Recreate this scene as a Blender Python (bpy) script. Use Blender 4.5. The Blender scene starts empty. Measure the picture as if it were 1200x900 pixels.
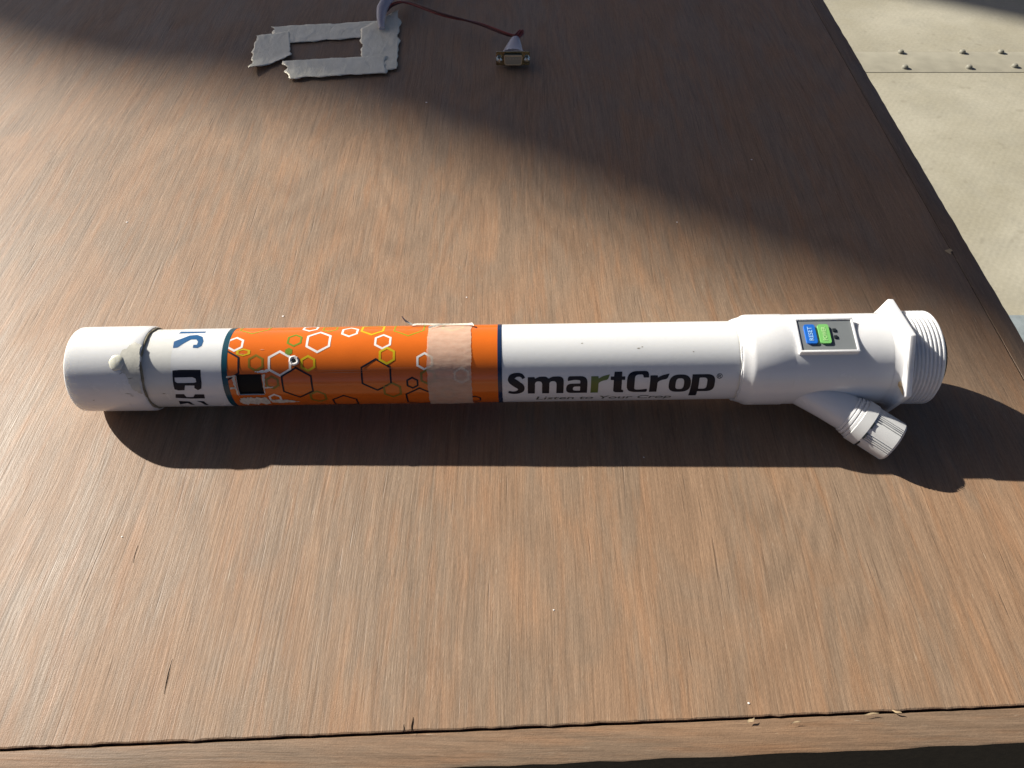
import bpy, bmesh, math, random
from mathutils import Vector, Matrix, noise as mnoise
random.seed(7)
sc = bpy.context.scene
COL = sc.collection
rad = math.radians

# ------------------------------------------------------------------ camera
cam_d = bpy.data.cameras.new('camera'); cam = bpy.data.objects.new('camera', cam_d); COL.objects.link(cam)
cam.location = (0, 0, 0.36)
cam.rotation_euler = (rad(90 - 48.9), 0, 0)
cam_d.sensor_width = 36; cam_d.lens = 28.05; cam_d.clip_start = 0.01; cam_d.clip_end = 200
sc.camera = cam

# ------------------------------------------------------------------ daylight
SUN_EL, SUN_AZ = rad(30.5), rad(60)           # azimuth measured from +Y towards -X
to_sun = Vector((-math.sin(SUN_AZ)*math.cos(SUN_EL), math.cos(SUN_AZ)*math.cos(SUN_EL), math.sin(SUN_EL)))
w = bpy.data.worlds.new('World'); sc.world = w; w.use_nodes = True
nt = w.node_tree; bg = nt.nodes['Background']
sky = nt.nodes.new('ShaderNodeTexSky'); sky.sky_type = 'NISHITA'; sky.sun_disc = False
sky.sun_elevation = SUN_EL; sky.sun_rotation = -SUN_AZ
sky.air_density = 0.3; sky.dust_density = 1.15; sky.ozone_density = 0
nt.links.new(sky.outputs[0], bg.inputs[0]); bg.inputs[1].default_value = 0.05
sd = bpy.data.lights.new('sun', 'SUN'); sd.energy = 5.0; sd.angle = rad(0.7); sd.color = (1, 0.95, 0.86)
so = bpy.data.objects.new('sun', sd); COL.objects.link(so)
so.rotation_euler = to_sun.to_track_quat('Z', 'Y').to_euler()
vs = sc.view_settings; vs.view_transform = 'Standard'; vs.look = 'None'; vs.gamma = 1; vs.exposure = 0.88
vs.use_curve_mapping = False

# ------------------------------------------------------------------ material helpers
class NT:
    def __init__(s, name):
        s.m = bpy.data.materials.new(name); s.m.use_nodes = True
        s.t = s.m.node_tree; s.n = s.t.nodes; s.p = s.n['Principled BSDF']
    def new(s, k, **kw):
        n = s.n.new('ShaderNode' + k)
        for a, b in kw.items(): setattr(n, a, b)
        return n
    def set(s, sock, v):
        if hasattr(v, 'is_output') or isinstance(v, bpy.types.NodeSocket): s.t.links.new(v, sock)
        else: sock.default_value = v
    def co(s, scale=(1, 1, 1), rot=0):
        c = s.new('TexCoord'); m = s.new('Mapping'); m.inputs['Scale'].default_value = scale
        m.inputs['Rotation'].default_value = (0, 0, rot)
        s.t.links.new(c.outputs['Object'], m.inputs['Vector']); return m.outputs[0]
    def noise(s, vec, scale, detail=3, rough=.55, dist=0):
        n = s.new('TexNoise'); s.t.links.new(vec, n.inputs['Vector'])
        n.inputs['Scale'].default_value = scale; n.inputs['Detail'].default_value = detail
        n.inputs['Roughness'].default_value = rough; n.inputs['Distortion'].default_value = dist
        return n.outputs['Fac']
    def ramp(s, fac, *stops):
        r = s.new('ValToRGB'); s.t.links.new(fac, r.inputs[0]); e = r.color_ramp.elements
        while len(e) < len(stops): e.new(0.5)
        for i, (p, c) in enumerate(stops):
            e[i].position = p; e[i].color = (c, c, c, 1) if isinstance(c, (int, float)) else (*c, 1)
        return r.outputs[0]
    def mix(s, f, a, b, mode='MIX'):
        n = s.new('Mix', data_type='RGBA', blend_type=mode)
        s.set(n.inputs[0], f)
        for i, v in ((6, a), (7, b)):
            s.set(n.inputs[i], (*v, 1) if isinstance(v, tuple) and len(v) == 3 else v)
        return n.outputs[2]
    def math(s, op, a, b=0.0):
        n = s.new('Math', operation=op); s.set(n.inputs[0], a); s.set(n.inputs[1], b); return n.outputs[0]
    def bump(s, h, strength, dist=.001, normal=None):
        b = s.new('Bump'); s.t.links.new(h, b.inputs['Height']); b.inputs['Strength'].default_value = strength
        b.inputs['Distance'].default_value = dist
        if normal: s.t.links.new(normal, b.inputs['Normal'])
        return b.outputs[0]
    def out(s, color=None, rough=None, spec=None, normal=None, metal=None):
        p = s.p.inputs
        if color is not None: s.set(p['Base Color'], (*color, 1) if isinstance(color, tuple) and len(color) == 3 else color)
        if rough is not None: s.set(p['Roughness'], rough)
        if spec is not None: s.set(p['Specular IOR Level'], spec)
        if normal is not None: s.set(p['Normal'], normal)
        if metal is not None: s.set(p['Metallic'], metal)
        return s.m

def plain(name, c, rough=.45, spec=.5, var=.0, metal=0.0, scale=120, bump=0.0):
    n = NT(name); col = c
    v = n.co()
    if var:
        f = n.noise(v, scale, 4)
        col = n.mix(n.ramp(f, (.3, 0), (.7, 1)), tuple(x*(1-var) for x in c), tuple(min(1, x*(1+var*.6)) for x in c))
    nm = n.bump(n.noise(v, scale*4, 3), bump, .0006) if bump else None
    return n.out(col, rough, spec, nm, metal)

def wood(name, along='y', base=1.0, patches=1.0, seed=0.0):
    n = NT(name)
    st = (lambda a, b: (a, a*b, a)) if along == 'y' else (lambda a, b: (a*b, a, a))
    # slow waviness of the fibre direction
    c = n.new('TexCoord').outputs['Object']
    add = n.new('VectorMath', operation='ADD'); add.inputs[1].default_value = (seed, seed*1.7, 0)
    n.t.links.new(c, add.inputs[0])
    warp = n.new('TexNoise'); n.t.links.new(add.outputs[0], warp.inputs['Vector']); warp.inputs['Scale'].default_value = 4.5
    warp.inputs['Detail'].default_value = 2
    ws = n.new('VectorMath', operation='SCALE'); n.t.links.new(warp.outputs['Color'], ws.inputs[0]); ws.inputs['Scale'].default_value = .012
    wa = n.new('VectorMath', operation='ADD'); n.t.links.new(add.outputs[0], wa.inputs[0]); n.t.links.new(ws.outputs[0], wa.inputs[1])
    def mp(scale):
        m = n.new('Mapping'); m.inputs['Scale'].default_value = scale; n.t.links.new(wa.outputs[0], m.inputs['Vector']); return m.outputs[0]
    big = n.noise(mp(st(1, .33)), 30, 4, .55, .7)
    big2 = n.noise(mp(st(1, .5)), 6, 4, .55)
    mid = n.noise(mp(st(1, .10)), 150, 4, .62)
    lines = n.noise(mp(st(1, .014)), 520, 4, .75)          # long straight grain lines
    fib = n.noise(mp(st(1, .06)), 900, 4, .7)
    fine = n.noise(mp(st(1, .2)), 2300, 3, .7)
    pores = n.noise(mp(st(1, .03)), 560, 2, .5)
    fleck = n.noise(mp(st(1, .10)), 1100, 2, .5)
    grit = n.noise(mp((1, 1, 1)), 1500, 2, .6)
    figw = n.noise(mp(st(1, .16)), 9, 2, .45, .3)
    ring = n.math('SINE', n.math('MULTIPLY', figw, 150.0))
    b = base
    tan, red, grey = (.268*b, .168*b, .101*b), (.298*b, .162*b, .085*b), (.240*b, .166*b, .110*b)
    col = n.mix(n.ramp(big, (.42, 0), (.58, 1)), grey, tan)
    col = n.mix(n.math('MULTIPLY', n.ramp(mid, (.50, 0), (.66, 1)), .55*patches), col, red)
    col = n.mix(n.math('MULTIPLY', n.ramp(big2, (.48, 0), (.68, 1)), .5), col, (.208*b, .138*b, .088*b))
    col = n.mix(1.0, col, n.ramp(n.math('ADD', n.math('MULTIPLY', ring, .5), .5), (.0, .935), (.5, 1.0), (1.0, 1.045)), 'MULTIPLY')
    col = n.mix(1.0, col, n.ramp(lines, (.28, .66), (.42, .97), (.6, 1.02), (.75, 1.26)), 'MULTIPLY')
    col = n.mix(1.0, col, n.ramp(fib, (.25, .78), (.5, .99), (.75, 1.20)), 'MULTIPLY')
    col = n.mix(1.0, col, n.ramp(fine, (.3, .86), (.7, 1.14)), 'MULTIPLY')
    pm = n.ramp(pores, (.24, 1), (.31, 0))
    col = n.mix(n.math('MULTIPLY', pm, .42), col, (.07, .043, .026))
    col = n.mix(n.math('MULTIPLY', n.ramp(fleck, (.70, 0), (.78, 1)), .45), col, (.46, .37, .27))
    h = n.math('ADD', n.math('MULTIPLY', lines, .9), n.math('ADD', n.math('MULTIPLY', fib, .5), n.math('MULTIPLY', grit, .3)))
    h = n.math('SUBTRACT', h, n.math('MULTIPLY', pm, .4))
    nm = n.bump(h, .42, .0006)
    rg = n.ramp(big, (.3, .46), (.7, .60))
    return n.out(col, rg, .36, nm)

M = {}
M['ply'] = wood('plywood', 'y')
M['rail'] = wood('rail_wood', 'x', .88, 1.0, 3.1)
M['rail_y'] = wood('side_rail_wood', 'y', .8, .6, 5.3)
M['plyedge'] = plain('plywood_edge', (.16, .07, .045), .8, .2, .3, scale=400)

def pvc(name, c=(.74, .73, .675), dirt=.14):
    n = NT(name); v = n.co()
    a = n.noise(v, 55, 5, .6); b = n.noise(n.co((1, .2, .2)), 500, 3, .6)
    col = n.mix(n.math('MULTIPLY', n.ramp(a, (.5, 0), (.75, 1)), dirt), c, (.50, .47, .38))
    col = n.mix(n.math('MULTIPLY', n.ramp(b, (.66, 0), (.74, 1)), dirt), col, (.42, .40, .34))
    nm = n.bump(n.noise(v, 350, 3), .06, .0005)
    n.p.inputs['Subsurface Weight'].default_value = .25; n.p.inputs['Subsurface Radius'].default_value = (1, .95, .85); n.p.inputs['Subsurface Scale'].default_value = .006
    return n.out(col, n.ramp(a, (.3, .17), (.7, .30)), .6, nm)
M['pvc'] = pvc('white_pvc'); M['cap'] = pvc('white_cap_pvc', (.78, .78, .77), .16); M['body'] = pvc('white_fitting_plastic', (.75, .75, .75), .10)
M['label_white'] = pvc('white_label_vinyl', (.74, .745, .74), .08)
M['orange'] = plain('orange_label_vinyl', (.68, .142, .013), .16, .6, .06, scale=60)
M['navy'] = plain('navy_ink', (.012, .028, .075), .25, .5)
M['teal'] = plain('teal_ink', (.008, .06, .09), .25, .5)
M['worn'] = plain('worn_vinyl', (.60, .24, .11), .5, .4)
M['k'] = plain('black_ink', (.010, .011, .020), .4, .25)
M['w'] = plain('white_ink', (.80, .76, .72), .3, .5)
M['g'] = plain('green_ink', (.30, .28, .012), .28, .5)
M['G'] = plain('deep_green_ink', (.16, .24, .02), .28, .5)
M['y'] = plain('yellow_green_ink', (.58, .42, .01), .28, .5)
M['Y'] = M['y']
M['o'] = plain('olive_ink', (.24, .16, .015), .28, .5)
M['blue'] = plain('blue_ink', (.010, .085, .22), .28, .5)
M['leafgreen'] = plain('leaf_green_ink', (.10, .145, .025), .3, .5)
M['tagline'] = plain('dark_green_ink', (.06, .065, .045), .3, .5)
M['black'] = plain('dull_black', (.006, .006, .007), .6, .2)
M['paper'] = plain('torn_paper', (.66, .61, .52), .9, .2, .25, scale=700, bump=.4)
M['glue'] = plain('hot_glue', (.70, .69, .58), .25, .5)
M['glue'].node_tree.nodes['Principled BSDF'].inputs['Subsurface Weight'].default_value = .3
M['glue'].node_tree.nodes['Principled BSDF'].inputs['Subsurface Radius'].default_value = (.002, .0018, .001)
M['smear'] = plain('dirty_glue_smear', (.60, .585, .51), .22, .5, .18, scale=200, bump=.12)
M['grime'] = plain('grime', (.26, .23, .16), .8, .2, .3)
M['panel'] = plain('grey_keypad', (.19, .205, .21), .35, .5, .05)
M['btn_blue'] = plain('blue_button', (.02, .15, .58), .3, .5)
M['btn_green'] = plain('green_button', (.20, .52, .15), .3, .5)
M['btn_txt_blue'] = plain('pale_blue_print', (.36, .62, .95), .4, .5)
M['btn_txt_green'] = plain('pale_green_print', (.48, .80, .34), .4, .5)
M['led'] = plain('dark_indicator', (.02, .025, .028), .3, .5)
M['greycap'] = plain('grey_white_plastic', (.66, .66, .645), .4, .45, .06)
M['metal'] = plain('tin_plate', (.42, .39, .29), .28, .5, .15, 1.0, 900)
M['darkmetal'] = plain('dark_reflection_plate', (.16, .14, .08), .25, .5, .2, 1.0, 900)  # dark reflections put into the plate's base colour
M['insert'] = plain('beige_connector_insert', (.30, .28, .20), .4, .5)
M['brass'] = plain('plated_screw', (.75, .72, .58), .18, .5, 0, 1.0)
M['redwire'] = plain('red_wire', (.20, .035, .028), .35, .5, .2)
M['darkwire'] = plain('dark_red_wire', (.075, .018, .016), .4, .5, .2)
M['bolt'] = plain('dull_bolt', (.25, .24, .195), .7, .3, .3)
M['timber'] = wood('timber', 'y', .7)
M['chip'] = plain('pale_splinter', (.62, .46, .27), .8, .3, .2)
M['shade_face'] = plain('painted_shade_face', (.035, .026, .018), .7, .3, .35, scale=300, bump=.3)  # near-black colour stands in for shade on the rails' upright faces
M['slit'] = plain('open_crack', (.02, .012, .008), .9, .1)

def tape_masking():
    n = NT('masking_tape'); v = n.co((1, 1, 1))
    cr = n.noise(n.co((.5, 1, 1)), 420, 4, .6)
    col = n.mix(n.ramp(cr, (.35, 0), (.65, 1)), (.66, .50, .37), (.74, .59, .45))
    n.out(col, .6, .3, n.bump(cr, .22, .0006))
    return n
_t = tape_masking(); M['masking'] = _t.m
_tr = _t.new('BsdfTransparent'); _mx = _t.new('MixShader'); _mx.inputs[0].default_value = .62
_t.t.links.new(_tr.outputs[0], _mx.inputs[1]); _t.t.links.new(_t.p.outputs[0], _mx.inputs[2])
_t.t.links.new(_mx.outputs[0], _t.n['Material Output'].inputs[0])

def duct():
    n = NT('grey_tape'); v = n.co()
    cr = n.noise(n.co((1, .45, 1)), 110, 5, .62, 1.0); w2 = n.noise(v, 700, 3)
    col = n.mix(n.ramp(cr, (.3, 0), (.7, 1)), (.86, .81, .64), (.92, .88, .73))
    h = n.math('ADD', n.math('MULTIPLY', cr, 1.0), n.math('MULTIPLY', w2, .12))
    return n.out(col, .5, .5, n.bump(h, .25, .003), .45)
M['duct'] = duct()

def shrink():
    n = NT('clear_heat_shrink'); n.out((.62, .60, .66), .22, .5)
    tr = n.new('BsdfTransparent'); mx = n.new('MixShader'); mx.inputs[0].default_value = .72
    n.t.links.new(tr.outputs[0], mx.inputs[1]); n.t.links.new(n.p.outputs[0], mx.inputs[2])
    n.t.links.new(mx.outputs[0], n.n['Material Output'].inputs[0]); return n.m
M['shrink'] = shrink()

def floor_mat():
    n = NT('beige_floor'); v = n.co()
    a = n.noise(v, 3.0, 5, .6); b = n.noise(v, 14, 5, .6); c = n.noise(v, 120, 4, .65)
    wv = n.new('TexWave', wave_type='BANDS', bands_direction='X'); n.t.links.new(n.co((1, 1, 1), rad(35)), wv.inputs['Vector'])
    wv.inputs['Scale'].default_value = 24; wv.inputs['Distortion'].default_value = 1.5; wv.inputs['Detail'].default_value = 1
    col = n.mix(n.ramp(a, (.38, 0), (.60, 1)), (.325, .298, .222), (.40, .372, .290))
    col = n.mix(n.math('MULTIPLY', n.ramp(b, (.45, 0), (.75, 1)), .5), col, (.30, .283, .228))
    col = n.mix(1.0, col, n.ramp(c, (.3, .9), (.7, 1.06)), 'MULTIPLY')
    col = n.mix(n.math('MULTIPLY', n.ramp(n.noise(v, 30, 3), (.64, 0), (.72, 1)), .35), col, (.2, .18, .13))
    h = n.math('ADD', n.math('MULTIPLY', wv.outputs['Fac'], .5), n.math('MULTIPLY', c, .5))
    return n.out(col, .65, .3, n.bump(h, .045, .003))
M['floor'] = floor_mat()
M['strip'] = plain('floor_strip', (.35, .325, .25), .5, .4, .12, 0, 25, .2)
M['greystrip'] = plain('grey_floor_strip', (.20, .23, .24), .5, .4, .2, 0, 60, .2)

# ------------------------------------------------------------------ mesh helpers
def link(name, me, mat, parent=None):
    o = bpy.data.objects.new(name, me); COL.objects.link(o)
    if mat and not me.materials: me.materials.append(M[mat] if isinstance(mat, str) else mat)
    if parent: o.parent = parent
    return o
def pydata(name, verts, faces, mat, parent=None, smooth=True, uniform=True):
    me = bpy.data.meshes.new(name); me.from_pydata([tuple(v) for v in verts], [], faces); me.update()
    if smooth:
        for p in me.polygons: p.use_smooth = True
        me.set_sharp_from_angle(angle=rad(26))
    return link(name, me, mat, parent)
def from_bm(name, bm, mat, parent=None, smooth=True):
    bmesh.ops.recalc_face_normals(bm, faces=bm.faces)
    me = bpy.data.meshes.new(name); bm.to_mesh(me); bm.free()
    if smooth:
        for p in me.polygons: p.use_smooth = True
        me.set_sharp_from_angle(angle=rad(26))
    return link(name, me, mat, parent)
def empty(name, loc=(0, 0, 0)):
    o = bpy.data.objects.new(name, None); COL.objects.link(o); o.location = loc; o.empty_display_size = .02; return o
def tag(o, label=None, cat=None, group=None, kind=None):
    if label: o['label'] = label
    if cat: o['category'] = cat
    if group: o['group'] = group
    if kind: o['kind'] = kind
    return o
def box(name, lo, hi, mat, parent=None, bevel=0.0, seg=2, mtx=None):
    bm = bmesh.new(); bmesh.ops.create_cube(bm, size=1)
    for v in bm.verts: v.co = Vector([(lo[i]+hi[i])/2 + v.co[i]*(hi[i]-lo[i]) for i in range(3)])
    if bevel: bmesh.ops.bevel(bm, geom=bm.edges[:], offset=bevel, segments=seg, affect='EDGES', profile=.6)
    if mtx: bm.transform(mtx)
    return from_bm(name, bm, mat, parent)
def lathe(name, prof, mat, parent, mtx=None, n=96, jit=0.0, close=True):
    """profile of (s, r) turned about the local X axis"""
    vs_, fs = [], []
    for s, r in prof:
        for k in range(n):
            a = 2*math.pi*k/n
            rr = r + (jit*mnoise.noise(Vector((s*60, math.cos(a)*4, math.sin(a)*4))) if jit else 0)
            vs_.append(Vector((s, -rr*math.cos(a), rr*math.sin(a))))
    for i in range(len(prof)-1):
        for k in range(n):
            k2 = (k+1) % n
            fs.append((i*n+k, (i+1)*n+k, (i+1)*n+k2, i*n+k2))
    if mtx: vs_ = [mtx @ v for v in vs_]
    return pydata(name, vs_, fs, mat, parent)
def tube(name, pts, r, mat, parent=None, n=10, taper=None):
    pts = [Vector(p) for p in pts]; vs_, fs = [], []
    prev = None
    for i, p in enumerate(pts):
        d = (pts[min(i+1, len(pts)-1)] - pts[max(i-1, 0)]).normalized()
        a = d.orthogonal() if prev is None else (prev - d*prev.dot(d))
        a.normalize(); prev = a; b = d.cross(a)
        rr = r*(taper(i/(len(pts)-1)) if taper else 1)
        for k in range(n):
            t = 2*math.pi*k/n; vs_.append(p + (a*math.cos(t)+b*math.sin(t))*rr)
    for i in range(len(pts)-1):
        for k in range(n):
            k2 = (k+1) % n; fs.append((i*n+k, i*n+k2, (i+1)*n+k2, (i+1)*n+k))
    fs.append(tuple(range(n-1, -1, -1))); fs.append(tuple(range((len(pts)-1)*n, len(pts)*n)))
    return pydata(name, vs_, fs, mat, parent)
def spline(pts, k=10):
    pts = [Vector(p) for p in pts]; q = [2*pts[0]-pts[1]] + pts + [2*pts[-1]-pts[-2]]; out = []
    for i in range(1, len(q)-2):
        p0, p1, p2, p3 = q[i-1:i+3]
        for j in range(k):
            t = j/k
            out.append(.5*((2*p1)+(p2-p0)*t+(2*p0-5*p1+4*p2-p3)*t*t+(3*p1-p0-3*p2+p3)*t**3))
    out.append(pts[-1]); return out

# ------------------------------------------------------------------ setting: floor, added shading wall
fl = pydata('floor', [(-9, -6, -.75), (14, -6, -.75), (14, 14, -.75), (-9, 14, -.75)], [(0, 1, 2, 3)], 'floor', smooth=False)
tag(fl, kind='structure')

# added unseen timber wall towards the sun, to throw diagonal shade over the table
hs = Vector((to_sun.x, to_sun.y, 0)).normalized(); hp = Vector((-hs.y, hs.x, 0))
if hp.y < 0: hp = -hp
base = Vector((.278, .335, 0)) + hs*10.0; base.z = -.75
wall = empty('added_shade_wall', base); wall.rotation_euler = (0, 0, math.atan2(hp.y, hp.x))
tag(wall, 'added unseen wall of upright boards that shades the table and floor', 'wall')
TE = math.tan(SUN_EL)
edge = sorted(((9.926-a)*TE+.75, d) for a, d in ((1.1, -.06), (.812, -.045), (.66, -.035), (.52, .022), (.43, .026), (.323, .022), (.182, .009), (.079, -.002), (0, 0), (-.3, -.01)))  # offsets bend the board edge to the wanted shade line
edge = [(0, .0)] + edge + [(7.6, 0)]
def shade_edge_plank():
    vs_ = []
    for z, d in edge:
        vs_ += [(d, -.012, z), (d, .012, z), (.151, .012, z), (.151, -.012, z)]
    fs = []
    for i in range(len(edge)-1):
        for k in range(4): fs.append((i*4+k, i*4+(k+1) % 4, i*4+4+(k+1) % 4, i*4+4+k))
    fs += [(3, 2, 1, 0), tuple(len(edge)*4-4+k for k in range(4))]
    return pydata('plank', vs_, fs, 'timber', wall, False)
shade_edge_plank()
for i in range(1, 5):
    box('plank', (i*.152, -.012, 0), (i*.152+.149, .012, 7.6 - .03*(i % 2)), 'timber', wall, .003)
for i in range(4):
    box('cover_strip', (i*.152+.13, -.030, 0), (i*.152+.171, -.0125, 7.5), 'timber', wall, .003)
for i in range(5):  # second group of added boards, placed to shade the far floor
    box('plank', (2.46+i*.152, -.012, 0), (2.46+i*.152+.1515, .012, 7.6), 'timber', wall, .001)
box('top_beam', (-.05, -.09, 7.61), (3.3, .09, 7.9), 'timber', wall, .005)
for z in (.5, 3.2, 6.6):
    box('batten', (2.52, .0125, z), (3.18, .05, z+.1), 'timber', wall, .003)
for z in (.5, 3.2, 6.6):
    box('batten', (.06, .0125, z), (.72, .05, z+.1), 'timber', wall, .003)

# ------------------------------------------------------------------ table
table = empty('plywood_table', (0, .7, -.75))
tag(table, 'weathered brown plywood table top with narrow wooden edge rails', 'table')
OFF = Vector((0, -.7, .75))
slope = (.1253-.1070)/(.2269+.2192)
fy = lambda x: .1160 + slope*(x - .0)           # front edge of the sheet
XR = .3075                                       # right edge of the sheet
def ply():
    n = 420; x0 = -1.2
    vs_, fs = [], []
    for i in range(n+1):
        x = x0 + (XR-x0)*i/n
        j = .0004*mnoise.noise(Vector((x*90, 0, 0))) + .0005*mnoise.noise(Vector((x*330, 3, 0)))
        y = fy(x) + j
        c = .0006 + .0004*mnoise.noise(Vector((x*200, 9, 0)))
        vs_ += [Vector((x, 1.25, 0)), Vector((x, y+c, 0)), Vector((x, y, -.0003)), Vector((x, y+.0003, -.012)), Vector((x, 1.25, -.012))]
    for i in range(n):
        a, b = i*5, i*5+5
        for k in range(4): fs.append((a+k, a+k+1, b+k+1, b+k))
        fs.append((a+4, a, b, b+4))
    fs.append((4, 3, 2, 1, 0)); fs.append(tuple(n*5+k for k in range(5)))
    vs_ = [v+OFF for v in vs_]
    o = pydata('plywood_sheet', vs_, fs, 'ply', table, smooth=False)
    o.data.materials.append(M['plyedge'])
    for p in o.data.polygons:
        if p.normal.y < -.5 and abs(p.normal.z) < .6: p.material_index = 1
    return o
sheet = ply()
def rail(name, p0, p1, wid, depth, ztop, mat, n=160, jit=.0006):
    """board running p0->p1 with its wid to the right of that direction"""
    p0, p1 = Vector(p0), Vector(p1); d = (p1-p0); L = d.length; d.normalize(); s = Vector((d.y, -d.x, 0))
    vs_, fs = [], []
    rd = .0012
    for i in range(n+1):
        p = p0 + d*(L*i/n)
        w_ = wid + jit*mnoise.noise(Vector((L*i/n*70, wid*90, 0))) + jit*.6*mnoise.noise(Vector((L*i/n*300, wid*90, 2)))
        for o_, z in ((0, -depth), (0, ztop-.0004), (.0005, ztop), (w_-rd, ztop), (w_-rd*.3, ztop-rd*.3), (w_, ztop-rd), (w_, -depth)):
            vs_.append(p + s*o_ + Vector((0, 0, z)) + OFF)
    for i in range(n):
        a, b = i*7, i*7+7
        for k in range(6): fs.append((a+k, a+k+1, b+k+1, b+k))
        fs.append((a+6, a, b, b+6))
    fs.append(tuple(range(6, -1, -1))); fs.append(tuple(n*7+k for k in range(7)))
    o = pydata(name, vs_, fs, mat, table); o.data.materials.append(M['shade_face'])  # second slot holds the painted shade colour
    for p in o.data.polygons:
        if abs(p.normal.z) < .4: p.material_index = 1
    return o
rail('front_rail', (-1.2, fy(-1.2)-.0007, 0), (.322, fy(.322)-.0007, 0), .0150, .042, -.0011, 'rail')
# side rail runs away from the camera, its width outward (right)
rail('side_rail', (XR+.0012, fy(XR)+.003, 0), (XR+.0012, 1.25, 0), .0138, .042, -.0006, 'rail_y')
for lx, ly in ((-1.15, .16), (.24, .19), (-1.15, 1.18), (.24, 1.18)):
    box('leg', (lx, ly, -.75), (lx+.04, ly+.04, -.0425), 'rail_y', table, .002, mtx=Matrix.Translation(OFF))
# open cracks and lifted splinters of the sheet
def sliver(name, mat, parent, x, y, L, wdt, ang, z0=.0002, z1=.0006, off=OFF):
    d = Vector((math.cos(ang), math.sin(ang), 0)); s = Vector((-d.y, d.x, 0))
    vs_ = []
    for i in range(7):
        t = i/6; ww = wdt*math.sin(math.pi*(.08+.84*t))
        c = Vector((x, y, 0)) + d*L*(t-.5) + s*(.25*wdt*math.sin(t*7+x*900))
        z = z0 + (z1-z0)*t
        vs_ += [c - s*ww/2 + Vector((0, 0, z)) + off, c + s*ww/2 + Vector((0, 0, z+.0002)) + off]
    return pydata(name, vs_, [(2*i, 2*i+1, 2*i+3, 2*i+2) for i in range(6)], mat, parent)
for x, y, L, wd, a in ((-.156, .138, .016, .0008, 1.62), (-.0434, .1165, .007, .0012, 1.57), (-.047, .115, .004, .0008, 1.57),
                       (-.19, .20, .010, .0005, 1.65)):
    sliver('crack', 'slit', sheet, x, y, L, wd*.6, a, .00015, .00015)
for x, y, L, wd, a in ((.1045, .1185, .004, .0016, .5), (.1578, .1213, .007, .0008, .1), (.1694, .1222, .004, .001, -.3), (.124, .1178, .005, .0007, .2)):
    sliver('splinter', 'chip', sheet, x, y, L, wd*.8, a, .0002, .0005)
sliver('chipped_spot', 'chip', sheet, .3058, .437, .006, .004, 1.2, .0003, .0004)

def speck(x, y, q):
    bm = bmesh.new(); bmesh.ops.create_icosphere(bm, subdivisions=1, radius=1)
    for v in bm.verts: v.co = Vector((x+v.co.x*q*1.2, y+v.co.y*q, max(v.co.z, -.2)*q*.35+.0002)) + OFF
    return from_bm('paint_speck', bm, 'w', sheet)
for x, y, q in ((-.148, .372, .0007), (-.074, .637, .0009), (-.03, .39, .0005), (.073, .26, .0004), (-.2, .21, .0004), (.02, .17, .0004), (.105, .126, .0005), (.19, .55, .0007), (-.28, .47, .0007), (.12, .47, .0006)):
    speck(x, y, q)
# ------------------------------------------------------------------ floor joint with bolts (seen past the table's right edge)
js = box('floor_joint_strip', (-2, 2.125, -.7495), (3.2, 2.245, -.7487), 'strip', None, .0007); tag(js, kind='structure')
gs = box('floor_metal_strip', (.7, .90, -.7495), (3.2, 1.145, -.744), 'greystrip', None, .001); tag(gs, kind='structure')
def make_bolt():
    r = empty('floor_bolt')
    lathe('washer', [(0, .0001), (0, .0095), (.001, .0095), (.002, .0001)], 'bolt', r, Matrix.Rotation(-math.pi/2, 4, 'Y'), 20)
    lathe('bolt_head', [(.002, .0085), (.005, .0082), (.008, .006), (.009, .003), (.0092, .0001)], 'bolt', r, Matrix.Rotation(-math.pi/2, 4, 'Y'), 20)
    return r
proto = make_bolt(); kids = list(proto.children)
rows = [((1.1235, 2.238), 'back'), ((1.3013, 2.238), 'back'), ((1.4124, 2.238), 'back'),
        ((1.1067, 2.149), 'front'), ((1.2872, 2.149), 'front'), ((1.4188, 2.156), 'front')]
ordn = ['nearest the table edge', 'in the middle', 'farthest right']
for i, ((x, y), row) in enumerate(rows):
    if i == 0: b = proto
    else:
        b = proto.copy(); COL.objects.link(b)
        for k in kids:
            c = k.copy(); COL.objects.link(c); c.parent = b
    b.location = (x, y, -.7487)
    tag(b, 'small dull bolt in the %s row of the floor joint, %s' % ('far' if row == 'back' else 'near', ordn[i % 3]), 'bolt', 'bolts along the beige floor joint')

# ------------------------------------------------------------------ the sensor tube
A = Vector((-.23256, .30419, .0242)); axv = Vector((.99988, .006782, .013946)).normalized()
sidev = Vector((.006783, -.999977, 0)); upv = sidev.cross(axv) * -1
if upv.z < 0: upv = -upv
root = empty('sensor_tube')
mw = Matrix((axv, -sidev, upv)).transposed().to_4x4(); mw.translation = A
root.matrix_world = mw
tag(root, 'long white plastic sensor tube with orange hexagon label lying across the plywood', 'sensor tube')
def P(t, psi, R):                      # t in metres, psi in degrees (0 = towards viewer, 90 = up)
    a = rad(psi); return Vector((t, -R*math.cos(a), R*math.sin(a)))
R0 = .0219
WIN = (.0833, .0971, -1.2, 37.2)       # opening cut through label and pipe

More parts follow.
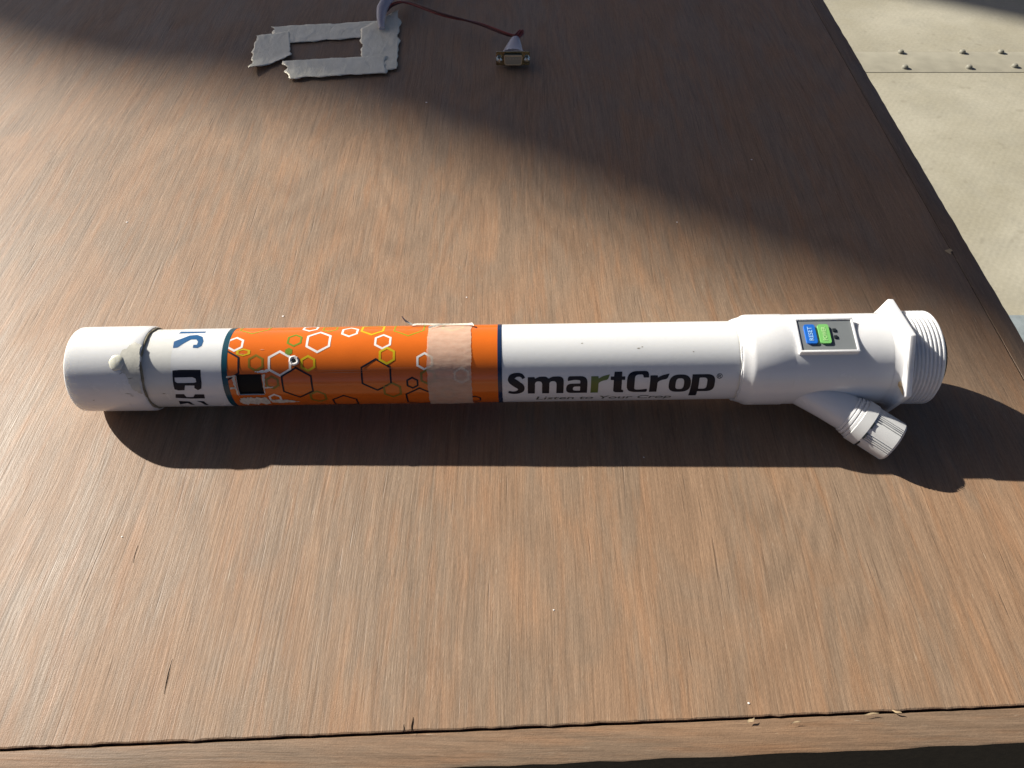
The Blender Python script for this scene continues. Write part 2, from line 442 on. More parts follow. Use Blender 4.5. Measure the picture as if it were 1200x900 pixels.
def shell(name, t0, t1, R, mat, parent, th=.0, hole=None, nt_=1, psi=(0, 360), n=120, edge=None, thin=None):
    ts = [t0+(t1-t0)*i/nt_ for i in range(nt_+1)]
    full = psi[1]-psi[0] >= 360
    ps = [psi[0]+(psi[1]-psi[0])*k/n for k in range(n+(0 if full else 1))]
    if hole:
        for h in hole[:2]:
            if t0 < h < t1: ts[min(range(1, len(ts)-1), key=lambda i: abs(ts[i]-h))] = h
        for h in hole[2:]:
            hh = h % 360; ps[min(range(len(ps)), key=lambda i: abs(((ps[i]-hh+180) % 360)-180))] = hh
        ts.sort()
    vs_ = [P(t, p, R) if not edge else P(t+edge(t, p), p, R) for t in ts for p in ps]
    m = len(ps); fs = []
    for i in range(len(ts)-1):
        for k in range(m if full else m-1):
            k2 = (k+1) % m
            if hole:
                tc = (ts[i]+ts[i+1])/2; pc = (ps[k]+(ps[k2] if k2 else 360))/2; pc = pc-360 if pc > 180 else pc
                if hole[0] < tc < hole[1] and hole[2] < pc < hole[3]: continue
            fs.append((i*m+k, (i+1)*m+k, (i+1)*m+k2, i*m+k2))
    o = pydata(name, vs_, fs, mat, parent)
    if thin:
        md = o.modifiers.new('thickness', 'SOLIDIFY'); md.thickness = thin; md.offset = -1
    return o

pipe = shell('pipe', .022, .368, R0, 'pvc', root, hole=WIN, nt_=50, thin=.0010)
inside_dark = shell('inner_shade_shell', .060, .130, R0-.0013, 'black', pipe, nt_=1)  # black shell put in so the opening reads dark inside

# --- end cap on the left
Rc = .0239; te = -.0092
cap = lathe('end_cap', [(te, .0001), (te, Rc-.0012), (te+.0003, Rc-.0005), (te+.0009, Rc-.0001), (te+.004, Rc), (.026, Rc+.0001), (.0308, Rc), (.0321, Rc-.0006),
                        (.0326, Rc-.0015), (.0323, R0+.0003), (.028, R0+.0002)], 'cap', root, jit=.00008)
def blob(name, t, psi, R, r, h, mat, parent, sx=1.0):
    bm = bmesh.new(); bmesh.ops.create_uvsphere(bm, u_segments=20, v_segments=12, radius=1)
    c = P(t, psi, R); nrm = P(0, psi, 1); tx = Vector((1, 0, 0)); cy = nrm.cross(tx)
    for v in bm.verts:
        q = v.co.copy(); f = 1+.08*mnoise.noise(q*2)
        v.co = c + tx*q.x*r*sx*f + cy*q.y*r*f + nrm*q.z*h*f
    return from_bm(name, bm, mat, parent)
blob('glue_blob', .0200, 55.4, Rc-.0004, .0044, .0014, 'glue', cap)
# grimy glue bead where the pipe enters the cap
def bead():
    vs_, fs = [], []; n = 120; m = 6
    for k in range(n):
        a = 360*k/n; q = Vector((math.cos(rad(a))*3, math.sin(rad(a))*3, 1))
        rr = .0007*(1+.7*mnoise.noise(q*2.2))
        for j in range(m):
            b = 2*math.pi*j/m
            vs_.append(P(.0325+.0009*mnoise.noise(q)+rr*math.cos(b), a, R0+.0004+rr*math.sin(b)))
    for k in range(n):
        for j in range(m):
            fs.append((k*m+j, k*m+(j+1) % m, ((k+1) % n)*m+(j+1) % m, ((k+1) % n)*m+j))
    return pydata('glue_bead', vs_, fs, 'grime', cap)
bead()

# --- flat print wrapped on the tube: 2-D outlines (mm along, mm around) -> curved skin
def fill2d(loops):
    cu = bpy.data.curves.new('tmp', 'CURVE'); cu.dimensions = '2D'; cu.fill_mode = 'BOTH'
    for lp in loops:
        s = cu.splines.new('POLY'); s.points.add(len(lp)-1); s.use_cyclic_u = True
        for q, (x, y) in zip(s.points, lp): q.co = (x, y, 0, 1)
    return curve_mesh(cu)
def curve_mesh(cu):
    o = bpy.data.objects.new('tmp', cu); COL.objects.link(o)
    dg = bpy.context.evaluated_depsgraph_get(); dg.update()
    me = bpy.data.meshes.new_from_object(o.evaluated_get(dg)); bpy.data.objects.remove(o); bpy.data.curves.remove(cu)
    bm = bmesh.new(); bm.from_mesh(me); bpy.data.meshes.remove(me)
    bmesh.ops.remove_doubles(bm, verts=bm.verts, dist=1e-5)
    return bm
def wrap(name, bm, mat, parent, R, t0=0.0, psi0=0.0, cut=1.0, deg=False, tmin=None, tmax=None):
    """bm in mm: x along the tube, y around it (or degrees when deg)"""
    if not bm.verts: bm.free(); return None
    if tmin is not None: bmesh.ops.bisect_plane(bm, geom=bm.verts[:]+bm.edges[:]+bm.faces[:], plane_co=(tmin-t0, 0, 0), plane_no=(-1, 0, 0), clear_outer=True)
    if tmax is not None: bmesh.ops.bisect_plane(bm, geom=bm.verts[:]+bm.edges[:]+bm.faces[:], plane_co=(tmax-t0, 0, 0), plane_no=(1, 0, 0), clear_outer=True)
    if not bm.verts: bm.free(); return None
    y0 = min(v.co.y for v in bm.verts); y1 = max(v.co.y for v in bm.verts)
    st = cut if not deg else 3.0
    k = y0 + st*.5
    while k < y1:
        bmesh.ops.bisect_plane(bm, geom=bm.verts[:]+bm.edges[:]+bm.faces[:], plane_co=(0, k, 0), plane_no=(0, 1, 0)); k += st
    for v in bm.verts:
        ps = psi0 + (v.co.y if deg else math.degrees(v.co.y*.001/R0))
        v.co = P((v.co.x+t0)*.001, ps, R)
    me = bpy.data.meshes.new(name); bm.to_mesh(me); bm.free()
    # make the normals face outwards
    flip = [p for p in me.polygons if p.normal.dot(Vector((0, p.center.y, p.center.z))) < 0]
    if flip:
        b2 = bmesh.new(); b2.from_mesh(me); b2.faces.ensure_lookup_table()
        bmesh.ops.reverse_faces(b2, faces=[b2.faces[p.index] for p in flip]); b2.to_mesh(me); b2.free()
    for p in me.polygons: p.use_smooth = True
    return link(name, me, mat, parent)

# --- white label with the cut-off blue and black lettering
wl = shell('white_label', .0484, .0757, R0+.00008, 'label_white', root, nt_=1)
LB = dict(
 b1=[(48.66, 107.1), (49.14, 113.5), (63.06, 112.8), (63.26, 108.17)],
 b2=[(48.73, 76.99), (48.3, 88.49), (51.97, 94.25), (55.57, 101.2), (59.47, 102.4), (62.99, 97.5), (64.46, 88.26), (64.14, 79.79), (62.1, 76.4), (59.52, 76.86), (59.44, 81.81), (61.4, 82.08), (61.52, 87.41), (60.15, 92.0), (57.28, 92.0), (54.06, 84.87), (51.23, 77.74)],
 k2=[(48.5, 6.99), (53.04, 6.76), (53.76, 0.7), (57.47, 0.49), (58.96, 6.05), (64.08, 5.79), (63.51, -2.73), (55.89, -3.0), (47.58, -0.57)],
 k3=[(48.26, -8.37), (54.06, -10.28), (55.23, -22), (53.5, -22), (52.2, -15), (47.45, -19.74)],
 k4=[(57.98, -9.07), (61.87, -10.25), (62.92, -23.7), (61.24, -25.22), (59.92, -14.0)])
k1 = [(49.35, 43.9), (53.88, 44.76), (64.59, 44.36), (64.43, 35.12), (64.39, 25.8), (63.58, 16.62), (61.44, 13.67), (59.78, 17.31), (60.11, 21.39), (55.02, 21.61), (54.08, 14.0), (50.91, 13.6), (48.81, 15.5), (48.86, 26.43)]
k1h = [(50.14, 33.85), (59.75, 34.09), (61.46, 31.88), (61.5, 26.72), (60.26, 25.6), (51.19, 25.6), (49.99, 28)]
for k, lp in LB.items():
    wrap('cut_off_letter', fill2d([lp]), 'blue' if k[0] == 'b' else 'k', wl, R0+.00016, deg=True)
wrap('cut_off_letter', fill2d([k1, k1h]), 'k', wl, R0+.00016, deg=True)

sl = shell('white_label', .2272, .3552, R0+.00005, 'label_white', root, nt_=1)
# --- orange label with printed hexagons
ol = shell('orange_label', .0757, .2272, R0+.0001, 'orange', root, hole=WIN, nt_=24)
shell('navy_stripe', .0757, .0788, R0+.00018, 'teal', ol)
shell('navy_stripe', .2249, .2272, R0+.00018, 'navy', ol)
HEX = [(82.28, 82.69, 5.08, 'w'), (89.68, 127.24, 9.72, 'g'), (114.31, 87.93, 4.64, 'G'), (120.84, 120.03, 4.95, 'w'), (127.49, 85.65, 7.73, 'w'), (131.98, 117.27, 4.86, 'g'), (143.62, 105.81, 5.3, 'w'), (155.93, 114.46, 7.51, 'y'), (87.31, 68.56, 4.42, 'Y'), (77.65, 49.93, 9.05, 'k'), (94.42, 52.92, 4.86, 'o'), (107.26, 51.83, 7.29, 'w'), (122.63, 51.25, 4.64, 'y'), (116.03, 21.33, 9.72, 'k'), (102.66, 24.14, 4.2, 'o'), (102.15, -5.29, 3.98, 'w'), (126.02, -3.36, 5.3, 'o'), (111.98, 68.85, 2.21, 'G'), (162.63, 83.42, 5.3, 'w'), (165.23, 60.8, 5.08, 'y'), (176.08, 117.6, 9.94, 'g'), (185.59, 51.88, 5.08, 'w'), (159.25, 32.61, 9.5, 'k'), (178.57, 20.52, 3.75, 'k'), (182.08, -10.96, 9.28, 'k'), (205.35, 30.81, 4.86, 'w'), (211.86, -15.71, 3.98, 'k'), (167.27, 7.93, 5.74, 'o'), (197.37, 0.55, 4.42, 'k'), (187.25, 29.41, 4.86, 'o'),
       (140.0, -20, 8.0, 'k'), (150, 150, 7, 'w'), (108, 155, 6, 'w'), (200, 120, 7, 'y')]
for i, (t, psi, r, c) in enumerate(HEX):
    th = {'w': 1.2, 'k': 1.0, 'g': 1.0, 'G': 1.1, 'y': 1.25, 'Y': 1.5, 'o': 1.2}[c]
    if r > 7 and c in 'wy': th = 1.3
    ring = lambda q, sy=1.0: [(q*math.cos(rad(30+60*k)), sy*q*math.sin(rad(30+60*k))) for k in range(6)]
    sy = .5 if c == 'Y' else 1.0
    loops = [ring(r, sy)] + ([ring(r-th*1.1, sy)] if r > th*1.6 and r > 2.5 else [])
    wrap('printed_hexagon', fill2d(loops), c, ol, R0+.00016+.000012*(i % 5), t0=t, psi0=psi, tmin=78.9, tmax=224.8)

# torn paper round the opening
def ragged(name, pts, mat, parent, R, amp=.5):
    out = []
    for i in range(len(pts)):
        a, b = pts[i], pts[(i+1) % len(pts)]
        n = max(2, int(math.hypot(b[0]-a[0], (b[1]-a[1])*.38)/.7))
        for k in range(n):
            f = k/n
            out.append((a[0]+(b[0]-a[0])*f+random.uniform(-amp, amp)*.5, a[1]+(b[1]-a[1])*f+random.uniform(-amp, amp)*1.6))
    return wrap(name, fill2d([out]), mat, parent, R, deg=True)
ragged('torn_paper', [(83.3, -1.6), (97.4, -1.6), (98.8, -17), (95.5, -24), (93, -17), (91, -25), (87, -17), (84.5, -26), (82.3, -12)], 'paper', ol, R0+.0004, 1.1)
ragged('torn_paper', [(81.0, 31), (82.9, 36), (83.0, 14), (83.0, -1), (82.2, 4), (81.8, 18)], 'paper', ol, R0+.0003, .5)
ragged('torn_paper', [(97.5, 36), (99.2, 37), (98.6, 25), (97.7, 6), (97.4, 8)], 'paper', ol, R0+.0003, .5)
ragged('torn_paper', [(93.5, 40.8), (102, 43.8), (101.5, 40.8), (97, 38.2)], 'label_white', ol, R0+.0004, .5)
ragged('torn_paper', [(98.2, 17.5), (103, 18.2), (102.5, 15.5), (98.2, 15.5)], 'paper', ol, R0+.0003, .4)
ragged('torn_paper', [(78.2, 35), (83.3, 36.2), (83.0, 33.2), (78.2, 32.7)], 'paper', ol, R0+.0003, .3)
ragged('torn_paper', [(79.2, 17.5), (82.5, 18.2), (82.2, 15), (79.2, 14.5)], 'paper', ol, R0+.0003, .3)
ragged('torn_paper', [(99, -7), (108, -9), (115, -15), (104, -18), (99, -15)], 'paper', ol, R0+.0003, .7)

for t, psi, L, wd in ((118, 40.5, 48, .16), (126, 37.5, 30, .22), (150, 43, 34, .12), (190, 39, 12, .15), (84, 66, 5, .2), (96, 72, 3, .3)):
    wrap('scratch', fill2d([[(0, 0), (L*.4, wd), (L, wd*.2), (L*.6, -wd*.5)]]), 'worn', ol, R0+.00024, t0=t, psi0=psi, cut=.3)
# drilled hole with a pale burr
Msurf = lambda t, psi, R: Matrix.Translation(P(t, psi, R)) @ Matrix((P(0, psi, 1), Vector((1, 0, 0)), P(0, psi, 1).cross(Vector((1, 0, 0))))).transposed().to_4x4()
hb = lathe('drilled_hole_burr', [(0, .0028), (.0004, .0026), (.0006, .0021), (.0004, .0014), (.0002, .0012)], 'w', pipe, Msurf(.1151, 55.5, R0+.0001), 24, jit=.0006)
lathe('drilled_hole', [(.0003, .0014), (.0004, .0001)], 'black', pipe, Msurf(.1149, 54.2, R0+.0001), 20)

# --- masking tape round the label
def mtape():
    e = lambda t, p: .0006*mnoise.noise(Vector((t*40, p*.06, 1))) + .00035*mnoise.noise(Vector((t*40, p*.5, 5)))
    n = 140; nt_ = 14; t0, t1 = .1868, .2106
    vs_, fs = [], []
    p0, p1 = -58, 150
    for i in range(nt_+1):
        for k in range(n+1):
            p = p0+(p1-p0)*k/n; t = t0+(t1-t0)*i/nt_
            tt = t + (e(t, p) if i in (0, nt_) else 0)
            lift = .00035 + .00022*abs(mnoise.noise(Vector((t*260, p*.09, 3))))
            if p < -5: lift += .0006*max(0, mnoise.noise(Vector((t*90, p*.05, 8))))*min(1, (-5-p)/12)
            vs_.append(P(tt, p, R0+lift))
    for i in range(nt_):
        for k in range(n):
            a = i*(n+1)+k; fs.append((a, a+1, a+n+2, a+n+1))
    return pydata('masking_tape', vs_, fs, 'masking', root)
mt = mtape()
def flap(pts, name='torn_tape_strip'):
    vs_, fs = [], []
    for i, (t, psi, h, wd) in enumerate(pts):
        c = P(t, psi, R0+h); n_ = P(0, psi, 1); ty = n_.cross(Vector((1, 0, 0)))
        vs_ += [c - ty*wd/2, c + ty*wd/2 + n_*.0006]
    return pydata(name, vs_, [(2*i, 2*i+1, 2*i+3, 2*i+2) for i in range(len(pts)-1)], 'paper', mt)
flap([(.1715, 124, .0056, .0005), (.1722, 124, .0046, .0018), (.1735, 123, .0030, .0026), (.1760, 123, .0016, .0024), (.1775, 122, .0008, .0016), (.1800, 122, .0012, .0012), (.1850, 122, .0011, .0012), (.1900, 121, .0010, .0015), (.1950, 121, .0009, .0012)])
flap([(.1868, 108, .0010, .001), (.193, 119, .0011, .0012), (.2000, 121, .0009, .0012), (.2085, 120, .0010, .0016), (.2108, 116, .0016, .0022), (.2118, 112, .0014, .0008)])

# --- SmartCrop wordmark
def rp(pts, k=6):
    out = []; n = len(pts)
    for i in range(n):
        p = Vector(pts[i][:2]); r = pts[i][2] if len(pts[i]) > 2 else 0
        if r <= 0: out.append(tuple(p)); continue
        a = Vector(pts[i-1][:2])-p; b = Vector(pts[(i+1) % n][:2])-p
        d = min(r, a.length*.49, b.length*.49)
        s, e = p+a.normalized()*d, p+b.normalized()*d
        for j in range(k+1):
            t = j/k; q = s*(1-t)**2 + p*2*t*(1-t) + e*t*t; out.append(tuple(q))
    return out
def sell(cx, cy, a, b, e=2.7, n=48):
    f = lambda v: math.copysign(abs(v)**(2/e), v)
    return [(cx+a*f(math.cos(2*math.pi*k/n)), cy+b*f(math.sin(2*math.pi*k/n))) for k in range(n)]
def stroke(pts, ws):
    p = spline([(x, y, 0) for x, y in pts], 6); n = len(p); L, Rr = [], []
    for i in range(n):
        d = (p[min(i+1, n-1)]-p[max(i-1, 0)]).normalized(); s = Vector((-d.y, d.x, 0))
        f = i/(n-1)*(len(ws)-1); j = min(int(f), len(ws)-2); wv = ws[j]+(ws[j+1]-ws[j])*(f-j)
        L.append(tuple((p[i]+s*wv)[:2])); Rr.append(tuple((p[i]-s*wv)[:2]))
    return L + Rr[::-1]
GL = []
GL.append((0, 'navy', [stroke([(8.9, 10.5), (7.4, 12.3), (4.8, 12.55), (2.6, 11.4), (2.3, 9.4), (4.6, 7.3), (7.0, 5.2), (7.2, 2.8), (5.2, 1.2), (2.8, .9), (.5, 1.6)],
                              [.85, 1.05, 1.15, 1.75, 2.0, 2.2, 2.1, 1.7, 1.2, 1.0, .9])]))
GL.append((11, 'navy', [rp([(0, 0), (0, 11.2), (3.6, 11.2), (4.0, 10.3), (6.2, 11.4, 2), (9.9, 11.4, 2), (11.3, 10.2, .5), (13.4, 11.4, 2), (19.5, 11.4, 4.2), (19.5, 0), (15.6, 0), (15.6, 8.6, 2), (11.7, 8.6, 2), (11.7, 0), (7.8, 0), (7.8, 8.6, 2), (3.9, 8.6, 2), (3.9, 0)])]))
GL.append((31.9, 'navy', [rp([(.7, 8.5, .4), (.9, 11.4, 2.2), (11.5, 11.4, 4), (11.5, 0), (0, 0, 3.2), (0, 6.9, 3.2), (7.6, 6.9, .4), (7.6, 9.0, 1.2), (4.2, 9.2, 1)]),
                          rp([(3.7, 1.9, 1.4), (7.6, 1.9, .3), (7.6, 4.9, .3), (3.7, 4.9, 1.4)])]))
RR = lambda s=1.0: [rp([(0, 0), (0, 11.2), (3.9, 11.2), (4.1, 9.9), (6.2, 11.2, 1.5), (10.3*s, 12.2, .3), (9.2*s, 9.0, 1.2), (6, 8.4, 2), (4.1, 7.2, 1), (4.1, 0)])]
GL.append((45.3, 'leafgreen', RR(.98)))
GL.append((55.9, 'navy', [rp([(1.7, 0, 2.2), (7.4, 0, .3), (7.2, 1.9, .4), (6.2, 2.2, .3), (6.1, 8.8), (7.8, 8.8), (7.8, 10.9), (6.1, 10.9), (6.1, 13.6), (2.0, 13.6, .2), (1.7, 10.9), (0, 10.9), (0, 8.8), (1.7, 8.8)])]))
GL.append((64.8, 'navy', [rp([(11.9, 10.0, .6), (11.4, 13.8, 3.2), (0, 13.8, 5.2), (0, 0, 5.2), (11.4, 0, 1.6), (11.2, 2.6, .4), (7.5, 2.0, 2), (4.2, 2.0, 2.2), (4.2, 11.8, 2.2), (8.6, 11.8, 1.6), (8.8, 10.0, .6)])]))
GL.append((77.3, 'navy', RR()))
GL.append((87.6, 'navy', [sell(5.95, 5.6, 5.95, 5.9), sell(5.95, 5.6, 2.25, 3.6, 3.2)]))
GL.append((99.8, 'navy', [rp([(-.3, -4.2), (3.9, -4.2), (4.0, 0), (12.7, 0, 4.4), (12.7, 11.5, 4.4), (0.2, 11.5)]), rp([(4.1, 2.0, .6), (8.5, 2.0, 2), (8.5, 9.5, 2), (4.1, 9.5, .6)])]))
for x, mt_, loops in GL:
    wrap('letter', fill2d(loops), 'k' if mt_ == 'navy' else mt_, sl, R0+.00012, t0=230.1+x, psi0=-2.4-.012*x*0)
def text(s, size, bold=0.0, sx=1.0, shear=0.0, space=1.0):
    cu = bpy.data.curves.new('txt', 'FONT'); cu.body = s; cu.size = size; cu.offset = bold; cu.shear = shear; cu.space_character = space
    cu.fill_mode = 'BOTH' if False else cu.fill_mode; cu.resolution_u = 3
    bm = curve_mesh(cu)
    for v in bm.verts: v.co.x *= sx
    return bm
wrap('registered_mark', text('®', 4.2, .04), 'k', sl, R0+.00012, t0=343.2, psi0=20.5, cut=.8)
bm = text('Listen to Your Crop', 5.4, .05, 1.0, .15)
wd_ = max(v.co.x for v in bm.verts)
for v in bm.verts: v.co.x *= 75.5/wd_
wrap('tagline', bm, 'tagline', sl, R0+.00012, t0=245.0, psi0=-20.5, cut=.8)
# small rub marks on the white pipe
for t, psi, L in ((300, 66, 2.2), (302.5, 68, 1.2), (270, 75, 1.5), (330, 60, 1.0)):
    wrap('scuff_mark', fill2d([[(0, 0), (L*.5, .35), (L, .1), (L*.5, -.25)]]), 'grime', pipe, R0+.0001, t0=t, psi0=psi)
for t, psi, L, dy in ((22, 14, 4.5, -.8), (24.5, 10, 2.5, -.5), (3.0, 2, 1.5, .5), (21, 40, 3, 1.5), (25, 34, 4, .6)):
    wrap('scuff_mark', fill2d([[(0, 0), (L*.5, dy*.5+.15), (L, dy), (L*.5, dy*.5-.2)]]), 'grime', cap, Rc+.00022, t0=t, psi0=psi)
wrap('scuff_mark', fill2d([[(0, 0), (1.2, .35), (2.4, .1), (1.2, -.25)]]), 'grime', pipe, R0+.0001, t0=41, psi0=8)

ragged('glue_smear', [(22, 70), (28, 84), (32, 80), (32.4, 40), (31.5, 12), (27, 20), (25, 40), (21, 48)], 'smear', cap, Rc+.00016, .9)
# --- wye fitting: socket, body, branch, flange, thread
Rb = .0252
body = lathe('fitting_body', [(.3566, R0+.0001), (.3572, R0+.0012), (.3585, R0+.0016), (.3612, .0243), (.3622, .0250), (.3640, .0254), (.3825, .0255), (.3838, .0252), (.3846, Rb), (.4425, Rb)],
             'body', root, jit=.00006)
def socket_glue():
    vs_, fs = [], []; n = 100; m = 6
    for k in range(n):
        a = 360*k/n; q = Vector((math.cos(rad(a))*3, math.sin(rad(a))*3, 5)); rr = .0006*(1+.8*mnoise.noise(q*2.5))
        for j in range(m):
            b = 2*math.pi*j/m; vs_.append(P(.3566+.0007*mnoise.noise(q)+rr*math.cos(b), a, R0+.0003+rr*math.sin(b)))
    for k in range(n):
        for j in range(m): fs.append((k*m+j, k*m+(j+1) % m, ((k+1) % n)*m+(j+1) % m, ((k+1) % n)*m+j))
    pydata('solvent_bead', vs_, fs, 'body', body)
socket_glue()
# branch
beta, th = rad(37), -22.0
bd = Vector((math.cos(beta), 0, 0)) + P(0, th, 1)*math.sin(beta)
bo = Vector((.3743, 0, 0)); bx = bd; bu = P(0, th, 1).cross(Vector((1, 0, 0))).normalized(); bv = bx.cross(bu)
MB = Matrix.Translation(bo) @ Matrix((bx, bu, bv)).transposed().to_4x4()
branch = lathe('branch', [(.004, .0128), (.020, .0122), (.033, .0112), (.042, .0106), (.0565, .0102), (.0567, .0001)], 'body', root, MB, 72)
collar = lathe('branch_collar', [(.0535, .0100), (.0537, .0108), (.0547, .0110), (.0550, .0104), (.0553, .0104), (.0556, .0113), (.0568, .0114), (.0571, .0106), (.0575, .0106), (.0578, .0117), (.0592, .0118), (.0594, .0100)], 'body', root, MB, 72)
def grip_cap():
    s0, s1, s2 = .0592, .0658, .0822; n = 360; Rg = .0121
    def r_at(a):
        k = (a*6/(2*math.pi)) % 1.0               # six grip panels
        if k < .60: return Rg - .0002 - .0012*(abs(k-.30)/.30)**2*.15
        j = ((k-.60)/.40*4) % 1.0                 # groups of fine ribs between them
        return Rg - (.0011 if j < .5 else .0003)
    prof = [(s0, .0100, 0), (s0+.0002, Rg, 0), (s0+.0005, Rg+.0003, 0), (s1-.0003, Rg+.0003, 0), (s1, Rg+.0001, 0), (s1+.0002, None, 1), (s2-.0012, None, 1), (s2-.0003, None, .93), (s2, None, .9), (s2, .0001, 0)]
    vs_, fs = [], []
    for s, r, f in prof:
        for k in range(n):
            a = 2*math.pi*k/n + .35; rr = r if r is not None else r_at(2*math.pi*k/n)*f
            vs_.append(MB @ Vector((s, -rr*math.cos(a), rr*math.sin(a))))
    for i in range(len(prof)-1):
        for k in range(n):
            k2 = (k+1) % n; fs.append((i*n+k, (i+1)*n+k, (i+1)*n+k2, i*n+k2))
    return pydata('screw_cap', vs_, fs, 'greycap', root)
gcap = grip_cap()
for aa in (1.45, 1.05, .45, 2.05, 2.6):
    bm = bmesh.new(); bmesh.ops.create_cube(bm, size=1)
    mtx = MB @ Matrix.Rotation(math.pi/2 - aa - .2, 4, 'X') @ Matrix.Translation((.0661, 0, .0119))
    for v in bm.verts: v.co = mtx @ Vector((v.co.x*.0009, v.co.y*.0038, v.co.z*.0012))
    from_bm('slot', bm, 'led', gcap, False)
# hexagonal flange
def hexflange():
    t0, t1, R = .4420, .4456, .0332
    bm = bmesh.new(); f0 = [bm.verts.new(P(t0, 8+60*k, R)) for k in range(6)]; f1 = [bm.verts.new(P(t1, 8+60*k, R)) for k in range(6)]
    bm.faces.new(f0); bm.faces.new(f1[::-1])
    for k in range(6): bm.faces.new((f0[k], f1[k], f1[(k+1) % 6], f0[(k+1) % 6]))
    bmesh.ops.recalc_face_normals(bm, faces=bm.faces)
    bmesh.ops.bevel(bm, geom=bm.edges[:], offset=.0007, segments=3, affect='EDGES', profile=.5)
    return from_bm('hex_flange', bm, 'body', root)
hexflange()
# fillet from body to flange
lathe('flange_fillet', [(.4370, Rb+.0001), (.4395, Rb+.0006), (.4410, Rb+.0016), (.4419, Rb+.0032)], 'body', root)
# male thread
prof = [(.4457, .0240), (.4459, .0252)]; t = .4464; Rt = .0262; pitch = .00215
while t < .4625:
    prof += [(t, Rt-.0011), (t+.0004, Rt-.0011), (t+.0009, Rt), (t+.0015, Rt), (t+.0019, Rt-.0011)]; t += pitch
prof += [(t, Rt-.0012), (t+.0010, Rt-.0020), (t+.0012, Rt-.0050), (t-.010, Rt-.0052)]
lathe('threaded_end', prof, 'body', root)
lathe('black_plug', [(.450, .0195), (.4672, .0195), (.4684, .0185), (.4686, .0001)], 'black', root)
pydata('dried_glue_drip', [P(.4395, 18, .0268), P(.4418, 12, .0285), P(.4412, 8, .0310), P(.4425, 6, .0318), P(.4400, 13, .0262), P(.4405, 20, .0270)],
       [(0, 1, 4), (1, 2, 4), (2, 3, 1), (0, 5, 1)], 'chip', root, False)

# --- keypad
PN = 77.0
kn = P(0, PN, 1); ku = kn.cross(Vector((1, 0, 0)))
if ku.y < 0: ku = -ku                                       # ku points up the picture (away from the viewer)
MK = Matrix((Vector((1, 0, 0)), ku, kn)).transposed().to_4x4()
T0, T1, HV, D = .3857, .4174, .0107, .0259
pad = box('keypad', (T0, -HV, .016), (T1, HV, D-.0006), 'body', root, .0007, 2, MK)
rim = .0012
for lo, hi in (((T0, -HV, D-.0012), (T1, -HV+rim, D+.0004)), ((T0, HV-rim, D-.0012), (T1, HV, D+.0004)),
               ((T0, -HV+rim+.00002, D-.0012), (T0+rim, HV-rim-.00002, D+.0004)), ((T1-rim, -HV+rim+.00002, D-.0012), (T1, HV-rim-.00002, D+.0004))):
    box('rim', lo, hi, 'body', pad, .0003, 2, MK)
box('membrane', (T0+rim+.0001, -HV+rim+.0001, D-.0008), (T1-rim-.0001, HV-rim-.0001, D-.0003), 'panel', pad, .0002, 1, MK)
def button(name, cx, mat, txt, tm):
    bm = bmesh.new(); bmesh.ops.create_cube(bm, size=1)
    for v in bm.verts: v.co = Vector((cx+v.co.x*.0058, .0003+v.co.y*.0118, D+.0002+v.co.z*.0012))
    ve = [e for e in bm.edges if abs(e.verts[0].co.z-e.verts[1].co.z) > .001]
    bmesh.ops.bevel(bm, geom=ve, offset=.0012, segments=4, affect='EDGES', profile=.5)
    te_ = [e for e in bm.edges if all(v.co.z > D+.0008 for v in e.verts)]
    bmesh.ops.bevel(bm, geom=te_, offset=.0004, segments=3, affect='EDGES', profile=.5)
    bm.transform(MK); b = from_bm(name, bm, mat, pad)
    tb = text(txt, 3.3, .05); xs = [v.co.x for v in tb.verts]; ys = [v.co.y for v in tb.verts]
    cxm, cym, L = (min(xs)+max(xs))/2, (min(ys)+max(ys))/2, max(xs)-min(xs)
    for v in tb.verts:
        px, py = (v.co.x-cxm)*8.6/L, (v.co.y-cym)*1.0
        v.co = MK @ Vector((cx-.0002-py*.001, .0003+px*.001, D+.00098))
    from_bm('button_lettering', tb, tm, pad, False)
button('reset_button', T0+.0072, 'btn_blue', 'RESET', 'btn_txt_blue')
button('power_button', T0+.0146, 'btn_green', 'POWER', 'btn_txt_green')
for v_ in (.0029, -.0014):
    box('indicator_light', (T0+.0196, v_-.0010, D-.0006), (T0+.0215, v_+.0010, D+.0003), 'led', pad, .0003, 2, MK)

